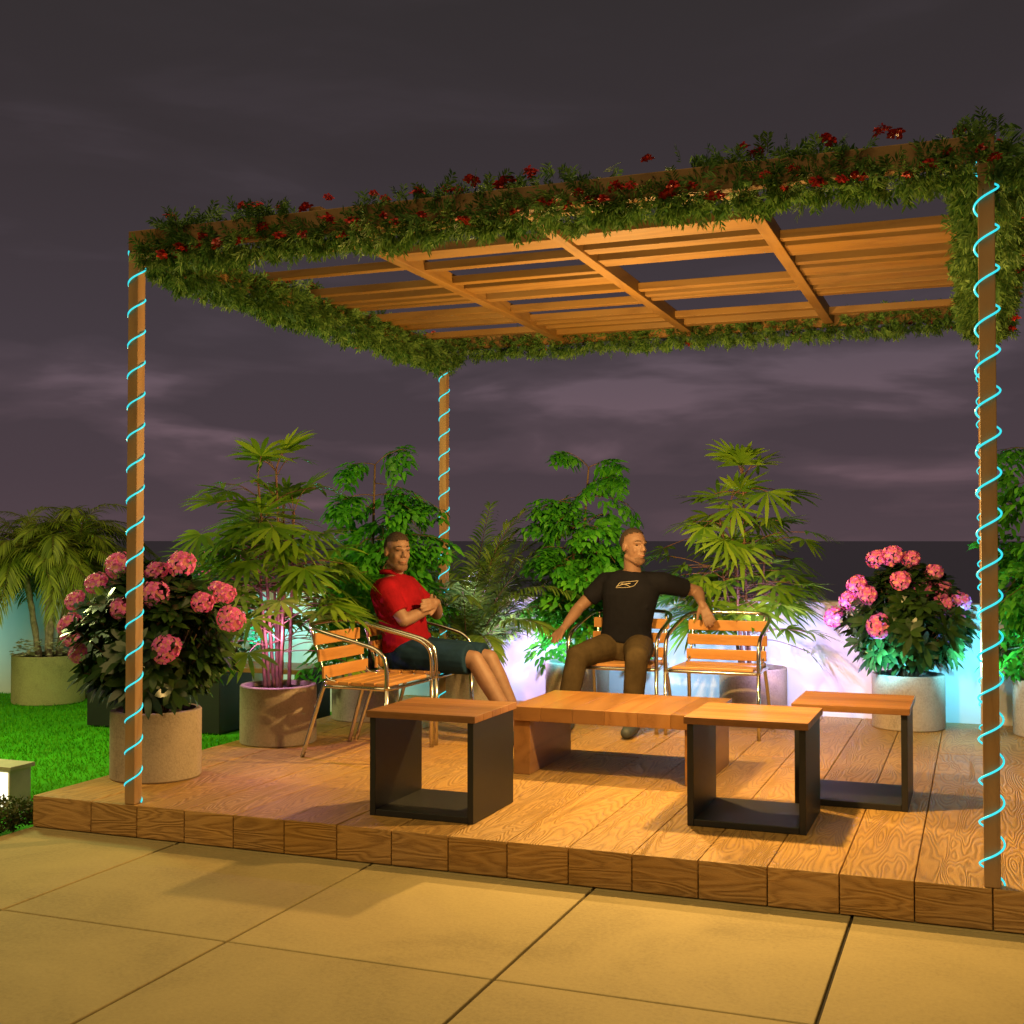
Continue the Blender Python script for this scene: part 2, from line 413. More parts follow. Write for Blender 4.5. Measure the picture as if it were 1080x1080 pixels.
garland('leafy red flowered garland seen end on above the right front post', (W+.03, .13, TOP), (W+.03, LEN, TOP), (-1, 0, 0), 2500, 50, 14, -.19, .0, .115, .2)

# ------------------------------------------------------------------ rope lights
def rope(x, y, label, rad=.05, phase=0.0, z1=2.73):
    mb = MB(); pts = []; turns = 17.6; n = int(turns * 26)
    for i in range(n + 1):
        t = i / n; th = phase + t * turns * 2 * math.pi
        pts.append((rad * math.cos(th), rad * math.sin(th), .006 + t * (z1 - DECK - .01)))
    mb.tube(pts, .0038, 6)
    o = mb.build('rope_light', M['rope']); o.location = (x, y, DECK)
    tag(o, label, 'rope light', 'glowing cyan rope lights wound round the pergola posts')
rope(0, 0, 'glowing cyan rope light spiralling up the left post beside the pink flowers', .0385, .3)
rope(W, 0, 'glowing cyan rope light spiralling up the right front post, widest loops', .0415, .1)
rope(0, LEN, 'glowing cyan rope light spiralling up the far post behind the red shirted man', .0385, .8)
rope(W, LEN, 'glowing cyan rope light on the back post hidden behind the right front post', .0385, 1.2)

# ------------------------------------------------------------------ furniture
def make_stool(label):
    t = thing('cube_stool', label, 'stool', (0, 0, DECK), 0, 'cube stools with wooden tops')
    w, d, h, th = .50, .48, .465, .028
    for x in (0, w - th):
        mb = MB(); mb.box(x, 0, .001, x + th, d, h - .032, .002); mb.build('side_panel', M['black'], t)
    mb = MB(); mb.box(th+.001, .0015, .001, w - th-.001, d-.0015, .001 + th, .002); mb.build('bottom_panel', M['black'], t)
    mb = MB(); k = 5
    for i in range(k):
        y0 = -.012 + (d + .024) / k * i; mb.box(-.012, y0 + .0004, h - .030, w + .012, y0 + (d + .024)/k - .0004, h, .0015)
    mb.build('seat_top', M['stool_wood'], t)
    return t
s1 = make_stool('black open cube stool with wooden top at the front left, before the table'); s1.location = (1.14, .18, DECK)
dup(s1, (2.50, .50, DECK), 0, 'black open cube stool with wooden top overlapping the right end of the table')
dup(s1, (2.87, 1.10, DECK), 0, 'black open cube stool with wooden top in front of the cyan lit flower pot')

tb = thing('coffee_table', 'low slab wooden coffee table in the middle of the deck', 'table', (1.38, 1.28, DECK))
mb = MB(); k = 6; TL, TD = 1.03, .72
for i in range(k):
    mb.box(TL/k*i + .0005, 0, .282, TL/k*(i+1) - .0005, TD, .355, .002)
mb.build('table_top', M['table'], tb)
for x in (.015, TL - .105):
    mb = MB(); mb.box(x, .02, .001, x + .09, TD - .02, .2805, .003); mb.build('leg', M['table'], tb)

bn = thing('box_bench', 'long black box bench with wooden top on the lawn behind the left flower pots', 'bench', (-2.60, 2.72, 0))
mb = MB(); mb.box(0, 0, -.02, 1.18, .42, .43, .004); mb.build('body', M['black'], bn)
mb = MB(); mb.box(1.80, 0, -.02, 1.85, .42, .43, .004); mb.build('leg', M['black'], bn)
mb = MB()
for i in range(4): mb.box(-.01, -.012 + .111*i + .0005, .432, 1.85, -.012 + .111*(i+1) - .0005, .465, .002)
mb.build('seat_top', M['stool_wood'], bn)

# chairs ---------------------------------------------------------------------
def smooth_path(pts, n=6):
    out = []; P = [V(p) for p in pts]
    for i in range(len(P) - 1):
        p0, p1, p2, p3 = P[max(i-1, 0)], P[i], P[i+1], P[min(i+2, len(P)-1)]
        for k in range(n):
            t = k / n
            out.append(.5 * ((2*p1) + (p2-p0)*t + (2*p0-5*p1+4*p2-p3)*t*t + (3*p1-p0-3*p2+p3)*t**3))
    out.append(P[-1]); return out
CG = 'aluminium terrace chairs with wooden slats'
def make_chair(label):
    t = thing('terrace_chair', label, 'chair', (0, 0, DECK), 0, CG); hw = .292; r = .0125
    half = [(hw, -.24, .40), (hw, -.24, .50), (hw, -.225, .572), (hw, -.17, .622), (hw, -.06, .655), (hw-.002, .08, .688), (hw-.012, .20, .718), (hw-.05, .262, .738), (hw-.12, .285, .745), (0, .292, .748)]
    pts = smooth_path(half, 5); pts = pts + [V((-p.x, p.y, p.z)) for p in reversed(pts[:-1])]
    mb = MB(); mb.tube(pts, r, 10); mb.build('arm_frame', M['steel'], t)
    for s in (-1, 1):
        mb = MB(); mb.tube([(s*hw, -.24, .001), (s*hw, -.24, .4)], r, 10); mb.build('leg', M['steel'], t)
        mb = MB(); mb.tube(smooth_path([(s*(hw-.045), .16, .43), (s*(hw-.04), .19, .36), (s*(hw-.02), .30, .001)], 4), r, 10); mb.build('leg', M['steel'], t)
        mb = MB(); mb.tube(smooth_path([(s*(hw-.05), .10, .428), (s*(hw-.052), .165, .45), (s*(hw-.055), .215, .56), (s*(hw-.06), .272, .735)], 4), .0095, 8); mb.build('back_support', M['steel'], t)
    mb = MB(); q = .27
    mb.tube(smooth_path([(-hw, -.20, .405), (-q+.02, -.245, .405), (0, -.252, .405), (q-.02, -.245, .405), (hw, -.20, .405), (q, .0, .405), (q-.02, .17, .405), (0, .185, .405), (-q+.02, .17, .405), (-q, 0, .405), (-hw, -.20, .405)], 4)[:-1], .011, 8, closed=True)
    mb.build('seat_frame', M['steel'], t)
    mb = MB()
    for i in range(5):
        y0 = -.225 + i * .08; mb.box(-.255, y0, .413, .255, y0 + .068, .432, .004)
    mb.build('seat', M['chair_wood'], t)
    mb = MB()
    for i, z in enumerate((.478, .572, .664)):
        y = .178 + (z - .45) * .30; bm = MB(); bm.box(-.262, y - .020, z - .034, .262, y - .004, z + .034, .004); mb.v, b0 = mb.v + bm.v, len(mb.v)
        for f, s in zip(bm.f, bm.sm): mb.face([b0 + i2 for i2 in f], s)
    mb.build('backrest', M['chair_wood'], t)
    return t
chA = make_chair('empty terrace chair nearest the camera, side on at the left by the concrete pot')
chA.location = (.41, 1.59, DECK); chA.rotation_euler = (0, 0, R(90))
dup(chA, (.40, 2.23, DECK), R(92), 'terrace chair under the man in the red shirt')
dup(chA, (1.487, 3.04, DECK), R(0), 'terrace chair under the man in the black shirt')
dup(chA, (2.135, 3.035, DECK), R(-1.5), 'empty terrace chair facing the table, right of the man in black')

# box lamp on the lawn, hedge
lp = thing('box_lamp', 'cream box shaped garden lamp with glowing white side on the lawn', 'lamp', (-1.36, .32, -.03))
mb = MB(); mb.box(0, 0, 0, .32, .15, .198, .003); mb.build('body', M['white_lamp_case'], lp)
mb = MB(); mb.box(.012, -.006, .012, .308, -.001, .190, .001); mb.build('lit_panel', M['panel_lit'], lp)
mb = MB(); mb.box(-.012, -.012, .200, .335, .165, .222, .003); mb.build('lid', M['white_lamp_case'], lp)

hd = thing('clipped_hedge', 'small low clipped green hedge at the left corner of the wooden deck', 'hedge', (0, 0, 0))
mb = MB(); r = random.Random(9)
for k in range(5200):
    x, y, z = r.uniform(-1.45, -.60), r.uniform(-.30, .13), r.uniform(.0, .085)
    f = r.random()
    if f < .45: z = .085 + r.uniform(-.015, .012)
    elif f < .75: y = -.30 + r.uniform(-.012, .02)
    elif f < .9: x = -.60 + r.uniform(-.02, .012)
    d = rdir(r); d.z = abs(d.z)
    mb.blade(V((x, y, z)), d, rdir(r), r.uniform(.015, .028), .012, .1)
mb.build('foliage', M['hedge'], hd)
mb = MB()
for k in range(10):
    x = -1.4 + k * .085; mb.tube([(x, -.08, -.03), (x + .02, -.1, .07)], .006, 5)
mb.build('stem', M['stem'], hd)

# ------------------------------------------------------------------ potted plants
def pot(parent, r=.23, h=.35, mat='concrete', slots=None):
    mb = MB(); prof = [(0, .001), (r-.006, .001), (r, .008), (r, h-.006), (r-.005, h), (r-.028, h), (r-.032, h-.006), (r-.032, h-.05)]
    mb.lathe(prof, (0, 0, 0)); o = mb.build('pot', M[mat], parent)
    for p in o.data.polygons: p.use_smooth = True
    o.data.set_sharp_from_angle(angle=R(35)) if hasattr(o.data, 'set_sharp_from_angle') else None
    mb = MB(); rr = r - .031; n = 40
    mb.v.append((0, 0, h - .02))
    for i in range(n): mb.v.append((rr*math.cos(i*2*math.pi/n), rr*math.sin(i*2*math.pi/n), h-.028 + .004*math.sin(i*3.1)))
    for i in range(n): mb.face([0, 1+i, 1+(i+1) % n])
    mb.build('soil', M['soil'], parent)

def rhapis(label, loc, seed, top=1.81, spread=.5, n_leaf=44, nc=8, lw=.036, ll=.26, flat=1.0):
    t = thing('potted_fan_palm', label, 'potted plant', loc); pot(t); r = random.Random(seed)
    st = MB(); lf = MB(); canes = []
    for k in range(nc):
        a = r.uniform(0, 6.28); q = r.uniform(.02, .10); h = top * r.uniform(.55, .92) if k else top * .93
        b = V((q*math.cos(a), q*math.sin(a), .32)); lean = V((math.cos(a), math.sin(a), 0)) * r.uniform(.02, .16)
        e = b + lean + V((0, 0, h - .32)); mid = b.lerp(e, .5) + V((r.uniform(-.02, .02), r.uniform(-.02, .02), 0))
        path = smooth_path([b, mid, e], 8); canes.append(path)
        st.tube(path, [.0125 * (1 - .45*i/len(path)) for i in range(len(path))], 6)
    for k in range(n_leaf):
        path = canes[k % nc]; f = r.uniform(.34, 1.0) if k >= nc else 1.0
        base = path[min(int(f * (len(path)-1)), len(path)-1)]
        if k < 14: base = path[-1] if k < 9 else canes[0][-1] + V((0, 0, -.02)); f = 1.0
        a = r.uniform(0, 6.283) if k > nc else k * 2.4
        zf = (base.z - .4) / (top - .4); el = r.uniform(-.05, .55) + (.75 if f > .97 else 0)
        pl = r.uniform(.55, 1.0) * spread * (.95 - .45 * max(0, zf - .45)) * (.5 if f > .97 else 1)
        fy = flat if math.sin(a) < 0 else 1.0
        d = V((math.cos(a)*math.cos(el), math.sin(a)*math.cos(el)*fy, math.sin(el)))
        tip = base + d * pl + V((0, 0, -.14 * pl))
        st.tube(smooth_path([base, base + d * pl * .5 + V((0, 0, .01)), tip], 4), .003, 5)
        fd = V((math.cos(a), math.sin(a)*fy, r.uniform(.25, .95) if f > .97 else r.uniform(-.85, .15))).normalized(); sd = V((-math.sin(a), math.cos(a), r.uniform(-.25, .25)))
        nl = r.choice([8, 9, 10, 10, 11]); sp = r.uniform(1.25, 1.75); L_ = ll * r.uniform(.75, 1.12)
        nrm = fd.cross(sd)
        for i in range(nl):
            ph = -sp + 2 * sp * i / (nl - 1) + r.uniform(-.06, .06)
            dd = fd * math.cos(ph) + sd * math.sin(ph) + V((0, 0, .12))
            lf.blade(tip, dd, nrm.cross(dd), L_ * (1 - .18 * abs(ph)/sp) * r.uniform(.9, 1.1), lw * r.uniform(.8, 1.15), r.uniform(.06, .32), .12, wide=(.7, 1.0, .72))
    st.build('cane', M['cane'], t); lf.build('foliage', M['rhapis'], t)
    return t

def feathered(label, loc, seed, top=1.78, spread=.55, n=54):
    """small tree of long compound leaves, each with side sprays of oval leaflets"""
    t = thing('potted_feathery_tree', label, 'potted plant', loc); pot(t); r = random.Random(seed)
    st = MB(); lf = MB(); trunks = []
    for k in range(4):
        a = r.uniform(0, 6.28); b = V((.05*math.cos(a), .05*math.sin(a), .32)); h = top * (.92, .78, .66, .55)[k]
        e = b + V((math.cos(a)*.10*(k > 0) + .04, math.sin(a)*.10*(k > 0), h - .32))
        path = smooth_path([b, b.lerp(e, .5) + V((r.uniform(-.03, .03), 0, 0)), e], 8); trunks.append(path)
        st.tube(path, [.016*(1-.6*i/len(path)) for i in range(len(path))], 6)
    for k in range(n):
        path = trunks[k % 4]; f = 1 - (k / n) * .70 if k > 5 else 1.0
        base = path[int(f * (len(path)-1))]; a = k * 2.39996 + r.uniform(-.5, .5)
        el = r.uniform(-.15, .75) + (.3 if k < 6 else 0); L_ = spread * r.uniform(.55, 1.05) * (.75 if k < 6 else 1)
        hd_ = V((math.cos(a), math.sin(a), 0)); d = hd_ * math.cos(el) + V((0, 0, math.sin(el)))
        pts = [base + d * (L_*u) + V((0, 0, -r.uniform(.34, .40) * L_ * u*u)) for u in (0, .2, .4, .6, .8, 1)]
        pp = smooth_path(pts, 2); st.tube(pp, [.004*(1-.6*i/len(pp)) for i in range(len(pp))], 5)
        roll = r.uniform(-.7, .7); sd = V((-hd_.y, hd_.x, 0)) * math.cos(roll) + V((0, 0, math.sin(roll)))
        for i in range(2, len(pp)):
            tt = (pp[min(i+1, len(pp)-1)] - pp[i-1]).normalized(); u = i / len(pp); ln2 = .19 * math.sin(math.pi * (.18 + .76*u)) * (spread/.5)
            for sg in (-1, 1):
                e = (sd * sg * .95 + tt * .6 + V((0, 0, r.uniform(-.55, .05)))).normalized()
                m = max(2, int(ln2 / .042))
                for j in range(1, m + 1):
                    q = pp[i] + e * (ln2 * j / m) + V((0, 0, -.30 * ln2 * (j/m)**2))
                    for s2 in (-1, 1):
                        g = (tt * s2 * .75 + e * .75 + rdir(r) * .3 + V((0, 0, -.15))).normalized()
                        lf.blade(q, g, e, r.uniform(.050, .076), r.uniform(.024, .036), .3, .10, wide=(.9, 1, .65))
    st.build('trunk', M['stem'], t); lf.build('foliage', M['tree_leaf'], t)
    return t

def frond(lf, st, base, a, el, L_, curl, r, nl=26, leafl=.2, leafw=.014, droop=.35, rad=.006):
    hd_ = V((math.cos(a), math.sin(a), 0)); d = hd_ * math.cos(el) + V((0, 0, math.sin(el)))
    pts = [base + d * (L_*u) + hd_ * (.25*L_*u*u) + V((0, 0, -curl * L_ * u**2.2)) for u in [i/7 for i in range(8)]]
    pp = smooth_path(pts, 4); st.tube(pp, [rad*(1-.75*i/len(pp)) for i in range(len(pp))], 5)
    sd = V((-hd_.y, hd_.x, 0))
    for i in range(nl):
        u = .18 + .82 * i / (nl-1); x = u * (len(pp)-1); k = min(int(x), len(pp)-2); p = pp[k].lerp(pp[k+1], x-k)
        tt = (pp[k+1] - pp[k]).normalized(); ln2 = leafl * (.45 + .75 * math.sin(math.pi * min(1, .15 + .78*u))) * r.uniform(.85, 1.1)
        nr = sd.cross(tt)
        for sg in (-1, 1):
            e = (sd * sg * (.85 - .35*u) + tt * (.55 + .5*u) + nr * .18 * (1 if nr.z > 0 else -1)).normalized()
            lf.blade(p, e, tt.cross(e).cross(e), ln2, leafw, droop * r.uniform(.6, 1.3), .1, wide=(.9, 1, .7))

def areca(label, loc, seed):
    t = thing('potted_arching_palm', label, 'potted plant', loc); pot(t); r = random.Random(seed); lf, st = MB(), MB()
    for k in range(50):
        a = k * 2.39996 + r.uniform(-.3, .3); q = r.uniform(.01, .09); f = k / 50
        frond(lf, st, V((q*math.cos(a), q*math.sin(a), .33)), a, R(84 - 46*f + r.uniform(-8, 8)), r.uniform(1.1, 1.75) * (1 - .3*f), r.uniform(.14, .55), r, 32, .22, .021, .5)
    st.build('stem', M['stem'], t); lf.build('foliage', M['areca'], t); return t

def date_palm(label, loc, seed):
    t = thing('potted_date_palm', label, 'potted plant', loc); pot(t, .30, .41, 'olive_pot'); r = random.Random(seed); lf, st, tr = MB(), MB(), MB()
    for k in range(6):
        a = k * 1.05 + .3; b = V((.09*math.cos(a), .09*math.sin(a), .38)); e = V((.26*math.cos(a), .26*math.sin(a), r.uniform(1.1, 1.5)))
        pth = smooth_path([b, b.lerp(e, .5) + V((0, 0, .05)), e], 5)
        tr.tube(pth, [.022 + .006 * (i % 2) for i in range(len(pth))], 7)
        for j in range(24):
            aa = r.uniform(0, 6.283)
            frond(lf, st, e, aa, R(r.uniform(-5, 80)), r.uniform(.5, .82), r.uniform(.45, 1.0), r, 26, .19, .013, .5, .004)
    tr.build('trunk', M['pale_trunk'], t); st.build('stem', M['stem'], t); lf.build('foliage', M['palm'], t)
    fm = MB()
    for k in range(190):
        a = r.uniform(0, 6.28); q = .31 * math.sqrt(r.uniform(.25, 1)); c = V((q*math.cos(a), q*math.sin(a), .41 + r.uniform(0, .12)))
        for j in range(5):
            e = V((math.cos(j*1.257), math.sin(j*1.257), r.uniform(.2, .8))); fm.blade(c, e, e.cross(V((0, 0, 1))), .027, .022, .2, wide=(.9, 1, .9))
    fm.build('white_flowers', M['white_petal'], t)['kind'] = 'stuff'
    return t

def head_mesh():
    mb = MB(); r = random.Random(21); n = 17
    for i in range(n):
        z = 1 - 1.55 * i / (n-1); a = i * 2.39996; q = math.sqrt(max(0, 1 - z*z)); nrm = (V((q*math.cos(a), q*math.sin(a), z)) + rdir(r)*.18).normalized()
        c = nrm * .058 * r.uniform(.82, 1.15); x = nrm.orthogonal().normalized(); y = nrm.cross(x); ro = r.uniform(0, 6)
        b = len(mb.v); mb.v.append(tuple(c - nrm*.028)); mb.v.append(tuple(c + nrm*.002))
        for j in range(5):
            th = ro + j * 1.2566; e = x*math.cos(th) + y*math.sin(th); sd = e.cross(nrm); L_ = r.uniform(.031, .038); k = len(mb.v)
            mb.v += [tuple(c + e*L_*.3 - sd*L_*.22 + nrm*.001), tuple(c + e*L_*.3 + sd*L_*.22 + nrm*.001), tuple(c + e*L_*.66 - sd*L_*.36 + nrm*.008), tuple(c + e*L_*.66 + sd*L_*.36 + nrm*.008), tuple(c + e*L_*1.05 + nrm*.003)]
            mb.face([b+1, k+1, k], True, 1); mb.face([k, k+1, k+3, k+2], True, 1 if (i + j) % 3 == 0 else 0); mb.face([k+2, k+3, k+4], True, 0)
    me = bpy.data.meshes.new('flower_head'); me.from_pydata(mb.v, [], mb.f); me.materials.append(M['petal']); me.materials.append(M['petal_core'])
    me.polygons.foreach_set('material_index', mb.mi); me.update(); return me
HM = head_mesh()
def rhodo(label, loc, seed, heads, rad=.47, h0=.33, h1=1.06, n=620):
    t = thing('potted_pink_rhododendron', label, 'potted plant', loc, 0, 'potted pink flowering shrubs'); pot(t); r = random.Random(seed); lf, st = MB(), MB()
    for k in range(190):
        a = r.uniform(0, 6.283); v = r.random(); z = h0 + .14 + (h1 - h0 - .13) * v
        prof = math.sin(math.pi * (.24 + .70 * v)) ** .8; q = rad * prof * math.sqrt(r.uniform(.08, 1.0))
        tip = V((q*math.cos(a), q*math.sin(a), z)); b = V((.05*math.cos(a), .05*math.sin(a), .32))
        st.tube(smooth_path([b, b.lerp(tip, .5) + V((0, 0, .06)), tip], 3), .004, 4)
        ax = (tip - V((0, 0, h0 + .1))).normalized(); x = ax.orthogonal().normalized(); y = ax.cross(x); nl = r.randint(7, 10)
        for lev in range(2):
            c = tip - ax * (.07 * lev)
            for i in range(nl):
                th = i * 6.283/nl + r.uniform(-.25, .25) + lev*.4; e = (x*math.cos(th) + y*math.sin(th)) + ax * r.uniform(.05, .75)
                lf.blade(c, e, e.cross(ax), r.uniform(.085, .14), r.uniform(.034, .048), r.uniform(.0, .22), .12, wide=(.75, 1.0, .8))
    st.build('stem', M['stem'], t); lf.build('foliage', M['rhodo'], t)
    for p in heads:
        o = bpy.data.objects.new('flower_head', HM); col.objects.link(o); o.parent = t
        q = V(p) - V(loc); o.location = q
        out = (q - V((0, 0, .55))).normalized() + V((.15, -.35, .35))
        o.rotation_euler = V((0, 0, 1)).rotation_difference(out).to_euler(); s = r.uniform(.74, 1.1); o.scale = (s, s * r.uniform(.9, 1.1), s * r.uniform(.8, 1))
    return t

rhodo('pink flowered dark leaved shrub in a concrete pot behind the left front post', (-.32, .58, DECK), 31,
      [(-.735, .45, 1.06), (-.60, .32, .80), (-.82, .52, .865), (-.49, .50, 1.24), (-.22, .45, 1.215), (-.09, .48, 1.25), (-.31, .30, 1.035), (.06, .45, 1.06), (.22, .46, .98), (-.03, .28, .84), (-.62, .9, 1.05), (-.2, .95, 1.1), (-.64, .50, 1.15), (.12, .55, 1.10), (-.72, .40, .93), (-.16, .36, 1.10)], .42, .33, 1.06, 0)
rhodo('pink flowered dark shrub in a pot by the wall behind the rear stool', (3.24, 3.70, DECK), 32,
      [(3.06, 3.6, 1.25), (3.27, 3.6, 1.25), (2.94, 3.55, 1.075), (2.885, 3.6, .975), (2.78, 3.62, .868), (3.085, 3.35, .83), (3.34, 3.5, 1.065), (3.46, 3.58, 1.06), (3.56, 3.6, .975), (3.54, 3.58, .86), (3.15, 3.95, 1.15), (3.22, 3.36, 1.12), (3.02, 3.42, 1.02), (3.16, 3.55, 1.27), (3.41, 3.6, 1.16), (3.47, 3.5, .96)], .42, .33, 1.03)
rhapis('tall fan palm with brown canes in a concrete pot left of the empty chair', (-.30, 1.72, DECK), 41, 1.79, .50, 140, 9, .034, .27)
rhapis('slender fan palm with pale leaves in a pot behind the right empty chair', (2.22, 3.75, DECK), 42, 1.79, .54, 120, 7, .030, .25, .45)
feathered('bushy green feathery tree in a pot behind the empty chair on the left', (-.27, 2.78, DECK), 51, 1.90, .50, 62)
feathered('bright green feathery tree in a pot behind the man in the black shirt', (.97, 3.68, DECK), 52, 1.90, .46, 66)
feathered('green feathery tree in a pot at the right edge behind the front post', (4.10, 3.66, DECK), 53, 1.90, .46, 62)
areca('arching feather palm in a pot by the far post behind the man in red', (.10, 3.68, DECK), 61)
date_palm('drooping olive palm with pale trunks in a large pot on the lawn', (-3.82, 3.66, -.02), 71)

sh = thing('potted_flowering_shrub', 'teal lit small leaved shrub in a pot behind the black bench', 'potted plant', (-1.95, 3.55, -.02)); pot(sh)
r = random.Random(81); lf, st, fl = MB(), MB(), MB()
for k in range(55):
    a = r.uniform(0, 6.283); v = r.random(); q = .34 * math.sin(math.pi*(.2+.72*v)) * math.sqrt(r.uniform(.2, 1)); tip = V((q*math.cos(a), q*math.sin(a), .42 + .95*v))
    st.tube([(0, 0, .32), V((0, 0, .32)).lerp(tip, .5) + V((0, 0, .04)), tip], .004, 4)
    for j in range(22):
        p = tip + rdir(r) * r.uniform(0, .10); d = rdir(r); d.z = abs(d.z) * .6; lf.blade(p, d, rdir(r), r.uniform(.04, .065), .026, .2, .1)
    if v > .72:
        for j in range(10):
            e = rdir(r); fl.blade(tip + e*.02, e, e.orthogonal(), .03, .025, .1)
st.build('stem', M['stem'], sh); lf.build('foliage', M['shrub'], sh); fl.build('flowers', M['petal'], sh)['kind'] = 'stuff'

# ------------------------------------------------------------------ people
def sphere_into(bm, c, rad, rot=None, seg=16, rings=12):
    mt = Matrix.Translation(c)
    if rot is not None: mt = mt @ rot.to_4x4()
    rr = rad if isinstance(rad, (tuple, list)) else (rad,)*3
    bmesh.ops.create_uvsphere(bm, u_segments=seg, v_segments=rings, radius=1, matrix=mt @ Matrix.Diagonal((*rr, 1)))
def cone_into(bm, a, b, ra, rb, seg=16):
    d = V(b) - V(a); ln = d.length
    if ln < 1e-5: return
    q = V((0, 0, 1)).rotation_difference(d)
    bmesh.ops.create_cone(bm, cap_ends=True, segments=seg, radius1=ra, radius2=rb, depth=ln, matrix=Matrix.Translation((V(a)+V(b))/2) @ q.to_matrix().to_4x4())
def limb(bm, pts, flat0=False, flat1=False):
    for i in range(len(pts)-1):
        (a, ra), (b, rb) = pts[i], pts[i+1]; cone_into(bm, a, b, ra, rb)
    for i, (p, r_) in enumerate(pts):
        if (i == 0 and flat0) or (i == len(pts)-1 and flat1): continue
        sphere_into(bm, V(p), r_)
def loft(bm, rings, n=24):
    """rings: (centre, side axis, rside, depth axis, rdepth)"""
    rows = []
    for (c, sx, rx, dy, ry) in rings:
        rows.append([bm.verts.new(V(c) + V(sx)*(rx*math.copysign(abs(math.cos(t))**.85, math.cos(t))) + V(dy)*(ry*math.copysign(abs(math.sin(t))**.85, math.sin(t)))) for t in [2*math.pi*i/n for i in range(n)]])
    for a, b in zip(rows, rows[1:]):
        for i in range(n): bm.faces.new([a[i], a[(i+1) % n], b[(i+1) % n], b[i]])
    bm.faces.new(rows[0][::-1]); bm.faces.new(rows[-1])
def fuse(bm, name, mat, parent, vox=.007, smooth=4, cut=None):
    bmesh.ops.recalc_face_normals(bm, faces=bm.faces[:])
    me = bpy.data.meshes.new(name + '_raw'); bm.to_mesh(me); bm.free()
    o = bpy.data.objects.new(name + '_raw', me); col.objects.link(o)
    m1 = o.modifiers.new('r', 'REMESH'); m1.mode = 'VOXEL'; m1.voxel_size = vox; m1.use_smooth_shade = True
    m2 = o.modifiers.new('s', 'SMOOTH'); m2.factor = .5; m2.iterations = smooth
    dg = bpy.context.evaluated_depsgraph_get(); out = bpy.data.meshes.new_from_object(o.evaluated_get(dg))
    bpy.data.objects.remove(o); bpy.data.meshes.remove(me); out.name = name
    out.materials.clear(); out.materials.append(mat)
    for p in out.polygons: p.use_smooth = True
    return link(name, out, None, parent)
def hand_into(bm, wrist, fdir, palm_n, curl=.35, size=1.0, thumb_side=1):
    """palm, four unequal bent fingers and a thumb leaving the side of the palm"""
    f = V(fdir).normalized(); n = (V(palm_n) - f*V(palm_n).dot(f)).normalized(); s = f.cross(n) * thumb_side
    w = V(wrist); k = size
    rot = Matrix((s, f, n)).transposed()
    limb(bm, [(w - f*.01, .024*k), (w + f*.02*k, .026*k)])
    for o_ in (-.024, -.008, .008, .024):
        limb(bm, [(w + f*.012*k + s*o_*.7*k, .014*k), (w + f*.085*k + s*o_*k, .0125*k)])
    for i, (o_, ln) in enumerate(((.030, .070), (.0105, .080), (-.0095, .074), (-.029, .058))):
        b = w + f*.084*k + s*o_*k; d = (f + s*o_*2.2).normalized(); p = [b]; ang = 0
        for j, q in enumerate((.45, .32, .23)):
            ang += curl * (.6 if j == 0 else 1)
            e = d*math.cos(ang) + n*math.sin(ang); p.append(p[-1] + e*(ln*q*k))
        limb(bm, [(p[0], .0098*k), (p[1], .0092*k), (p[2], .0085*k), (p[3], .0075*k)])
    b = w + f*.022*k + s*.026*k; d = (f*.72 + s*.68 + n*.2).normalized()
    limb(bm, [(b, .014*k), (b + d*.036*k, .0118*k), (b + d*.062*k + f*.012*k, .0092*k)])

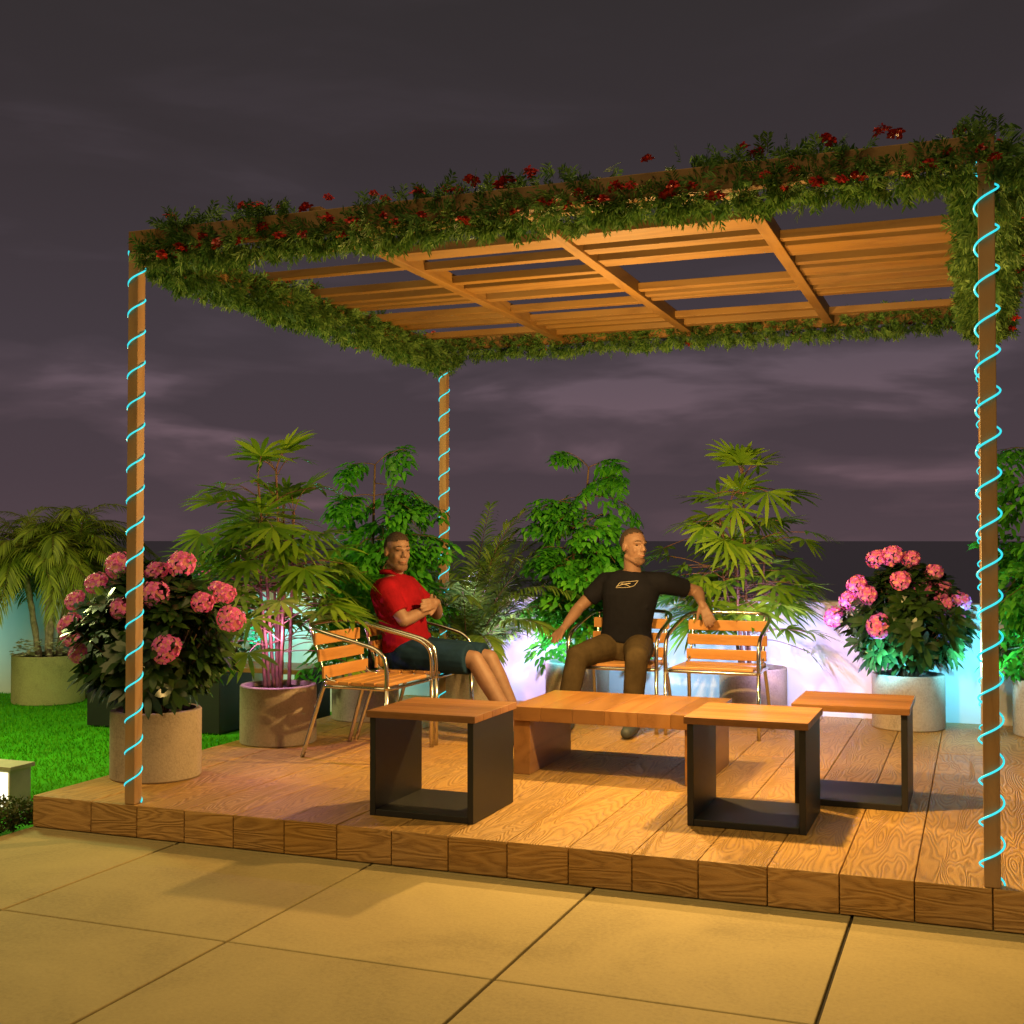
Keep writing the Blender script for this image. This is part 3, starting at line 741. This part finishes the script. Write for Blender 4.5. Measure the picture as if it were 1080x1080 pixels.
def make_person(name_label, P, col_shirt, col_legs, shorts, hair_kind):
    root = thing('person', name_label, 'person', P['floor'])
    O = V(P['floor']); A = lambda p: V(p) - O
    f = V(P['chest']).normalized(); u_t = (A(P['neck']) - A(P['pelvis'])).normalized()
    sx = f.cross(u_t).normalized()      # person's right when facing f
    dy = u_t.cross(sx).normalized() * -1
    if dy.dot(f) < 0: dy = -dy
    pel, neck = A(P['pelvis']), A(P['neck'])
    at = lambda t, off=0: pel.lerp(neck, t) + dy*off
    def torso(bm, g, lo=-.10, hi=1.0, big=1.0):
        prof = [(-.10, .155, .115, -.01), (.06, .165, .120, .0), (.28, .150, .112, .012), (.48, .160, .116, .012), (.66, .178, .122, .006), (.80, .182, .112, -.006), (.90, .150, .088, -.014), (.965, .085, .066, -.012), (1.02, .060, .058, -.006)]
        rings = [(at(t, o_), sx, a*big + g, dy, b*big + g) for (t, a, b, o_) in prof if lo - 1e-6 <= t <= hi + 1e-6]
        loft(bm, rings)
    # ---- continuous body
    bm = bmesh.new(); torso(bm, -.006)
    h = A(P['head']); ff = V(P['face']).normalized(); uu = V(P.get('headup', (0, 0, 1))).normalized(); uu = (uu - ff*uu.dot(ff)).normalized(); rr = ff.cross(uu)
    rot = Matrix((rr, ff, uu)).transposed()
    at_h = lambda x, y, z: h + rr*x + ff*y + uu*z
    limb(bm, [(neck - u_t*.03, .060), (at_h(0, -.022, -.07), .053)])
    sphere_into(bm, at_h(0, -.008, .035), (.074, .093, .090), rot, 24, 16)
    sphere_into(bm, at_h(0, .022, -.018), (.062, .068, .082), rot, 24, 16)
    limb(bm, [(at_h(0, .045, -.088), .034), (at_h(0, .066, -.094), .022)])
    for s in (-1, 1):
        limb(bm, [(at_h(s*.046, -.012, -.058), .021), (at_h(s*.020, .056, -.088), .024)])
        sphere_into(bm, at_h(s*.076, -.008, .002), (.010, .021, .031), rot, 12, 8)
        limb(bm, [(at_h(s*.014, .087, .032), .011), (at_h(s*.045, .070, .033), .010)])
        sphere_into(bm, at_h(s*.037, .060, -.018), (.019, .019, .021), rot)
    limb(bm, [(at_h(0, .088, .022), .009), (at_h(0, .106, -.014), .0125)])
    for s in (-1, 1): sphere_into(bm, at_h(s*.012, .095, -.018), .010)
    limb(bm, [(at_h(-.018, .082, -.048), .010), (at_h(0, .092, -.047), .0105), (at_h(.018, .082, -.048), .010)])
    limb(bm, [(at_h(-.015, .078, -.060), .010), (at_h(0, .088, -.060), .011), (at_h(.015, .078, -.060), .010)])
    for k in ('R', 'L'):
        sh_, el, wr = (A(P[k + x]) for x in ('sh', 'el', 'wr'))
        inner = at(.82, -.005).lerp(sh_, .35)
        limb(bm, [(inner, .062), (sh_, .058), (sh_.lerp(el, .45), .049), (el, .039), (el.lerp(wr, .3), .040), (wr, .026)])
        hip, kn, an = (A(P[k + x]) for x in ('hip', 'kn', 'an'))
        limb(bm, [(hip, .086), (hip.lerp(kn, .5), .074), (kn, .054), (kn.lerp(an, .3), .056), (an, .036)])
        hand_into(bm, wr, V(P[k + 'hd']), V(P[k + 'pn']), P[k + 'curl'], 1.0, P[k + 'th'])
        td = V(P[k + 'toe']).normalized(); limb(bm, [(an - td*.02 - V((0, 0, .045)), .036), (an + td*.12 - V((0, 0, .058)), .028)])
    fuse(bm, 'body', M['skin'], root, .0062, 3)
    # ---- shirt
    bm = bmesh.new(); torso(bm, .012, .06, .965)
    for k in ('R', 'L'):
        sh_, el = A(P[k + 'sh']), A(P[k + 'el']); inner = at(.82, -.005).lerp(sh_, .3); cuff = sh_.lerp(el, P.get('sleeve', .72))
        limb(bm, [(inner, .078), (sh_, .074), (sh_.lerp(el, .4), .066), (cuff, .062)], flat1=True)
    r = random.Random(4)
    for k in range(7):     # soft folds across the front
        t = r.uniform(.05, .6); s = r.uniform(-.10, .10); p = at(t, .095) + sx*s
        limb(bm, [(p - sx*.05 + u_t*r.uniform(-.03, .03), .018), (p + sx*.05 + u_t*r.uniform(-.03, .03), .018)])
    shirt = fuse(bm, 'shirt', col_shirt, root, .0075, 4)
    if P.get('collar'):
        mb = MB(); c = neck + u_t*.012 - dy*.004
        for s in (-1, 1):
            mb.tube([c + dy*.07 + u_t*(-.045), c + sx*s*.058 + dy*.03, c + sx*s*.055 - dy*.04 + u_t*.008, c - dy*.07 + u_t*.012], [.010, .016, .016, .014], 8)
        mb.build('collar', col_shirt, shirt)
    # ---- trousers or shorts
    bm = bmesh.new()
    loft(bm, [(at(-.16), sx, .160, dy, .112), (at(-.02), sx, .176, dy, .130), (at(.10), sx, .166, dy, .122)])
    for k in ('R', 'L'):
        hip, kn, an = (A(P[k + x]) for x in ('hip', 'kn', 'an'))
        if shorts:
            e = hip.lerp(kn, .93); limb(bm, [(hip, .104), (hip.lerp(kn, .5), .098), (e, .094)], flat1=True)
        else:
            e = kn.lerp(an, .93); limb(bm, [(hip, .102), (hip.lerp(kn, .5), .090), (kn, .072), (kn.lerp(an, .35), .070), (e, .062)], flat1=True)
    fuse(bm, 'shorts' if shorts else 'trousers', col_legs, root, .0075, 4)
    # ---- shoes
    for k in ('R', 'L'):
        an = A(P[k + 'an']); td = V(P[k + 'toe']).normalized(); bm = bmesh.new(); an = V((an.x, an.y, .09))
        limb(bm, [(an - td*.045 - V((0, 0, .035)), .046), (an + td*.05 - V((0, 0, .040)), .044), (an + td*.15 - V((0, 0, .050)), .036)])
        limb(bm, [(an - td*.01, .045), (an - V((0, 0, .04)), .048)], flat0=True)
        q = fuse(bm, 'shoe', M['shoe'], root, .007, 3)
        for v in q.data.vertices:
            if v.co.z < .002: v.co.z = .002
    # ---- hair, brows, eyes, mouth, beard
    bm = bmesh.new(); sphere_into(bm, V((0, 0, 0)), (.0775, .0965, .0935), None, 40, 30)
    kill = []
    for v in bm.verts:
        x, y, z = v.co
        lim = {'crop': .030 + .10*max(0, y), 'thin': .040 + .26*max(0, y)}[hair_kind]
        keep = z > lim or (y < -.005 and z > -.060 - .2*y) or (abs(x) > .055 and -.02 < y < .014 and z > -.02)
        if not keep: kill.append(v)
    bmesh.ops.delete(bm, geom=kill, context='VERTS')
    rh = random.Random(2)
    for v in bm.verts: v.co *= 1.022 + rh.uniform(-.008, .010)
    for v in bm.verts: v.co = at_h(v.co.x, v.co.y - .008, v.co.z + .035)
    me = bpy.data.meshes.new('hair'); bm.to_mesh(me); bm.free()
    for p in me.polygons: p.use_smooth = True
    link('hair', me, M['hair'] if hair_kind == 'crop' else M['shaved'], root)
    tree = BVHTree.FromObject(root.children[0], bpy.context.evaluated_depsgraph_get())
    def on_face(x, z, lift=.0):
        hit = tree.ray_cast(at_h(x, .3, z), -ff)
        return (hit[0] if hit[0] is not None else at_h(x, .08, z)) + ff*lift
    for s in (-1, 1):
        mb = MB(); mb.tube([on_face(s*.016, .040, .001), on_face(s*.032, .044, .001), on_face(s*.050, .038, .001)], [.0035, .0045, .003], 6); mb.build('eyebrow', M['hair'], root)
        bm = bmesh.new(); sphere_into(bm, on_face(s*.031, .016, -.0035), (.0125, .008, .0055), rot, 12, 8); me = bpy.data.meshes.new('eye'); bm.to_mesh(me); bm.free(); link('eye', me, M['eye_dark'], root)
    mb = MB(); mb.tube([on_face(-.022, -.054, -.001), on_face(-.01, -.053, .001), on_face(0, -.054, .001), on_face(.01, -.053, .001), on_face(.022, -.054, -.001)], [.002, .004, .0045, .004, .002], 6); mb.build('mouth', M['lip'], root)
    # short beard: offset patch of the chin surface
    mb = MB(); nx_, nz_ = 12, 10; grid = []
    for j in range(nz_ + 1):
        row = []
        for i in range(nx_ + 1):
            x = -.042 + .084*i/nx_; z = -.066 - .040*j/nz_; row.append(len(mb.v)); mb.v.append(tuple(on_face(x, z, .0022)))
        grid.append(row)
    for j in range(nz_):
        for i in range(nx_):
            if abs(i - nx_/2 + .5) < 2.0 and j == 0: continue
            q = [grid[j][i], grid[j][i+1], grid[j+1][i+1], grid[j+1][i]]
            if max((V(mb.v[a]) - V(mb.v[b])).length for a in q for b in q) < .03: mb.face(q, True)
    mb.build('beard', M['stubble'], root)
    return root, shirt, at, sx, dy, u_t

man1 = dict(floor=(.45, 2.17, DECK), chest=(1, -.12, 0), pelvis=(.34, 2.19, .665), neck=(.245, 2.17, 1.165), head=(.285, 2.155, 1.295), face=(.80, -.60, -.04),
    Rsh=(.29, 2.00, 1.065), Rel=(.415, 1.985, .885), Rwr=(.50, 2.165, .945), Rhd=(-.02, 1, .30), Rpn=(-1, 0, .1), Rcurl=.28, Rth=1,
    Lsh=(.26, 2.345, 1.075), Lel=(.45, 2.385, .905), Lwr=(.525, 2.215, .985), Lhd=(-.05, -1, -.06), Lpn=(-1, -.1, -.2), Lcurl=.30, Lth=1,
    Rhip=(.38, 2.10, .665), Rkn=(.845, 2.07, .655), Ran=(1.10, 2.09, .25), Rtoe=(1, -.05, 0),
    Lhip=(.38, 2.28, .665), Lkn=(.86, 2.27, .645), Lan=(1.05, 2.29, .25), Ltoe=(1, .05, 0), sleeve=.74, collar=True)
make_person('man in red shirt and navy shorts sitting with arms crossed', man1, M['red_cloth'], M['navy_cloth'], True, 'crop')
man2 = dict(floor=(1.48, 3.05, DECK), chest=(.05, -1, 0), pelvis=(1.485, 3.13, .665), neck=(1.535, 3.14, 1.185), head=(1.552, 3.10, 1.325), face=(.80, -.58, .0),
    Rsh=(1.345, 3.15, 1.085), Rel=(1.175, 3.10, .925), Rwr=(1.125, 2.93, .80), Rhd=(-.12, -.8, -.42), Rpn=(.2, .1, -1), Rcurl=.25, Rth=-1,
    Lsh=(1.73, 3.17, 1.09), Lel=(1.925, 3.35, 1.03), Lwr=(1.985, 3.20, .955), Lhd=(.42, -.28, -.8), Lpn=(0, 1, -.3), Lcurl=.22, Lth=-1,
    Rhip=(1.39, 3.10, .665), Rkn=(1.30, 2.67, .635), Ran=(1.225, 2.63, .25), Rtoe=(-.15, -1, 0),
    Lhip=(1.585, 3.10, .665), Lkn=(1.69, 2.66, .64), Lan=(1.645, 2.70, .25), Ltoe=(.05, -1, 0), sleeve=.66)
root2, shirt2, at2, sx2, dy2, ut2 = make_person('man in black shirt with chest emblem, arm stretched over the next chair', man2, M['dark_cloth'], M['olive_cloth'], False, 'thin')
# printed emblem on the shirt: a slanted open outline crossed by two strokes
tree = BVHTree.FromObject(shirt2, bpy.context.evaluated_depsgraph_get())
def on_shirt(x, z):
    c = at2(.80) - sx2*(-x) + ut2*z if False else at2(.80) + V((x, 0, z))
    hit = tree.ray_cast(c + V((0, -.5, 0)), V((0, 1, 0)))
    return (hit[0] if hit[0] is not None else c + V((0, -.12, 0))) + V((0, -.003, 0))
mb = MB()
def stroke(pts, w):
    q = []
    for a, b in zip(pts, pts[1:]):
        for k in range(7): q.append((a[0] + (b[0]-a[0])*k/7, a[1] + (b[1]-a[1])*k/7))
    q.append(pts[-1]); mb.tube([on_shirt(x*.82, z*.82) for x, z in q], w*.8, 5)
stroke([(-.085, -.022), (-.055, .018), (.0, .024), (.088, .032)], .0024)
stroke([(.088, .032), (.062, -.006), (.02, -.020), (-.085, -.024)], .0024)
stroke([(-.075, -.012), (-.03, .004), (.03, .012)], .0036)
stroke([(-.048, .012), (.0, .0), (.03, -.014)], .0030)
mb.build('emblem', M['emblem'], shirt2)

# ------------------------------------------------------------------ lights, sky
def lamp(name, typ, loc, energy, color, size=.05):
    d = bpy.data.lights.new(name, typ); d.energy = energy; d.color = color
    if typ == 'POINT': d.shadow_soft_size = size
    o = bpy.data.objects.new(name, d); col.objects.link(o); o.location = loc; return o
WARM = (1, .60, .19)
lamp('warm_terrace_lamp', 'POINT', (1.85, 1.66, 1.66), 185, WARM, .03)
lamp('warm_terrace_lamp', 'POINT', (2.75, .70, 1.40), 140, WARM, .03)
CY, LI = (.14, .72, 1.0), (.62, .48, 1.0)
for (p, e, c) in (((-.28, .46, .72), 6, (.85, .4, .9)), ((-.22, 1.52, .80), 8, (.9, .38, .85)), ((.22, 3.42, 1.0), 3, LI), ((3.62, 3.22, .50), 3, CY), ((2.28, 3.5, .8), 5, LI)):
    lamp('planter_lamp', 'POINT', p, e, c, .02)
for (p, e, c) in (((.60, 3.32, .66), 52, LI), ((.95, 3.34, .62), 26, CY), ((1.62, 3.3, .6), 26, (.34, .64, 1)), ((2.55, 3.22, .66), 33, LI),
                  ((3.66, 3.36, .62), 34, CY), ((3.1, 3.30, .62), 20, CY), ((4.35, 3.35, .7), 24, LI), ((-.75, 3.40, .5), 9, (.1, .8, .85)), ((-1.75, 3.62, .6), 11, (.1, .8, .75)), ((-4.95, 3.4, .55), 6, (.1, .8, .8))):
    o = lamp('wall_washer', 'SPOT', p, e, c, .02)
    o.data.spot_size = R(150); o.data.spot_blend = .7; o.data.shadow_soft_size = .02
    o.rotation_euler = V((0, .85, .25)).to_track_quat('-Z', 'Y').to_euler()
lamp('lawn_fill', 'POINT', (-2.3, 1.2, 1.7), 120, (.9, 1, .35), .2)  # added fill above the lawn to brighten the grass, separate from the box lamp

sd = bpy.data.lights.new('warm_front_fill', 'SUN'); sd.energy = 1.45; sd.color = (1, .70, .26); sd.angle = R(55)  # broad soft warm fill added from the front, not an actual floodlight
so = bpy.data.objects.new('warm_front_fill', sd); col.objects.link(so)
so.rotation_euler = V((.08, .62, -.80)).to_track_quat('-Z', 'Y').to_euler()

w = bpy.data.worlds.new('World'); scene.world = w; w.use_nodes = True; nt = w.node_tree; L = nt.links.new
bg = nt.nodes['Background']; tc = N(nt, 'ShaderNodeTexCoord'); sp = N(nt, 'ShaderNodeSeparateXYZ'); L(tc.outputs['Generated'], sp.inputs['Vector'])
g = ramp(nt, [(.0, (.082, .054, .064)), (.05, (.070, .048, .058)), (.16, (.058, .044, .053)), (.30, (.041, .032, .036)), (.45, (.032, .027, .028)), (1, (.02, .017, .02))])
L(sp.outputs['Z'], g.inputs['Fac'])
mp = N(nt, 'ShaderNodeMapping'); mp.inputs['Scale'].default_value = (3.4, 3.4, 14.0); mp.inputs['Location'].default_value = (1.3, .4, .2)
L(tc.outputs['Generated'], mp.inputs['Vector'])
no = N(nt, 'ShaderNodeTexNoise', Scale=1.15, Detail=5.0, Roughness=.5, Distortion=.25); L(mp.outputs['Vector'], no.inputs['Vector'])
cr = ramp(nt, [(.51, (0, 0, 0)), (.60, (.28, .28, .28)), (.68, (1, 1, 1))]); L(no.outputs['Fac'], cr.inputs['Fac'])
band = ramp(nt, [(0, (.6, .6, .6)), (.09, (.7, .7, .7)), (.17, (.40, .40, .40)), (.26, (.13, .13, .13)), (.34, (.05, .05, .05))]); L(sp.outputs['Z'], band.inputs['Fac'])
mu = N(nt, 'ShaderNodeMath', operation='MULTIPLY'); L(cr.outputs['Color'], mu.inputs[0]); L(band.outputs['Color'], mu.inputs[1])
ccol = ramp(nt, [(0, (.22, .12, .14)), (.08, (.20, .125, .15)), (.2, (.17, .13, .165))]); L(sp.outputs['Z'], ccol.inputs['Fac'])
mx = N(nt, 'ShaderNodeMix', data_type='RGBA'); L(mu.outputs['Value'], mx.inputs['Factor']); L(g.outputs['Color'], mx.inputs['A']); L(ccol.outputs['Color'], mx.inputs['B'])
L(mx.outputs['Result'], bg.inputs['Color']); bg.inputs['Strength'].default_value = 1.0

# ------------------------------------------------------------------ camera
cam = bpy.data.cameras.new('camera'); co = bpy.data.objects.new('camera', cam); col.objects.link(co)
co.location = (3.6705, -4.6037, 1.3719)
cam.sensor_width = 36; cam.lens = 36 * 1267.7 / 1080; cam.clip_start = .05; cam.clip_end = 200000
fwd = V((-.36087, .93232, .0236)).normalized()
co.rotation_euler = fwd.to_track_quat('-Z', 'Y').to_euler()
scene.camera = co
scene.view_settings.view_transform = 'Standard'; scene.view_settings.look = 'None'; scene.view_settings.exposure = 0
scene.cycles.max_bounces = 6; scene.cycles.use_denoising = True
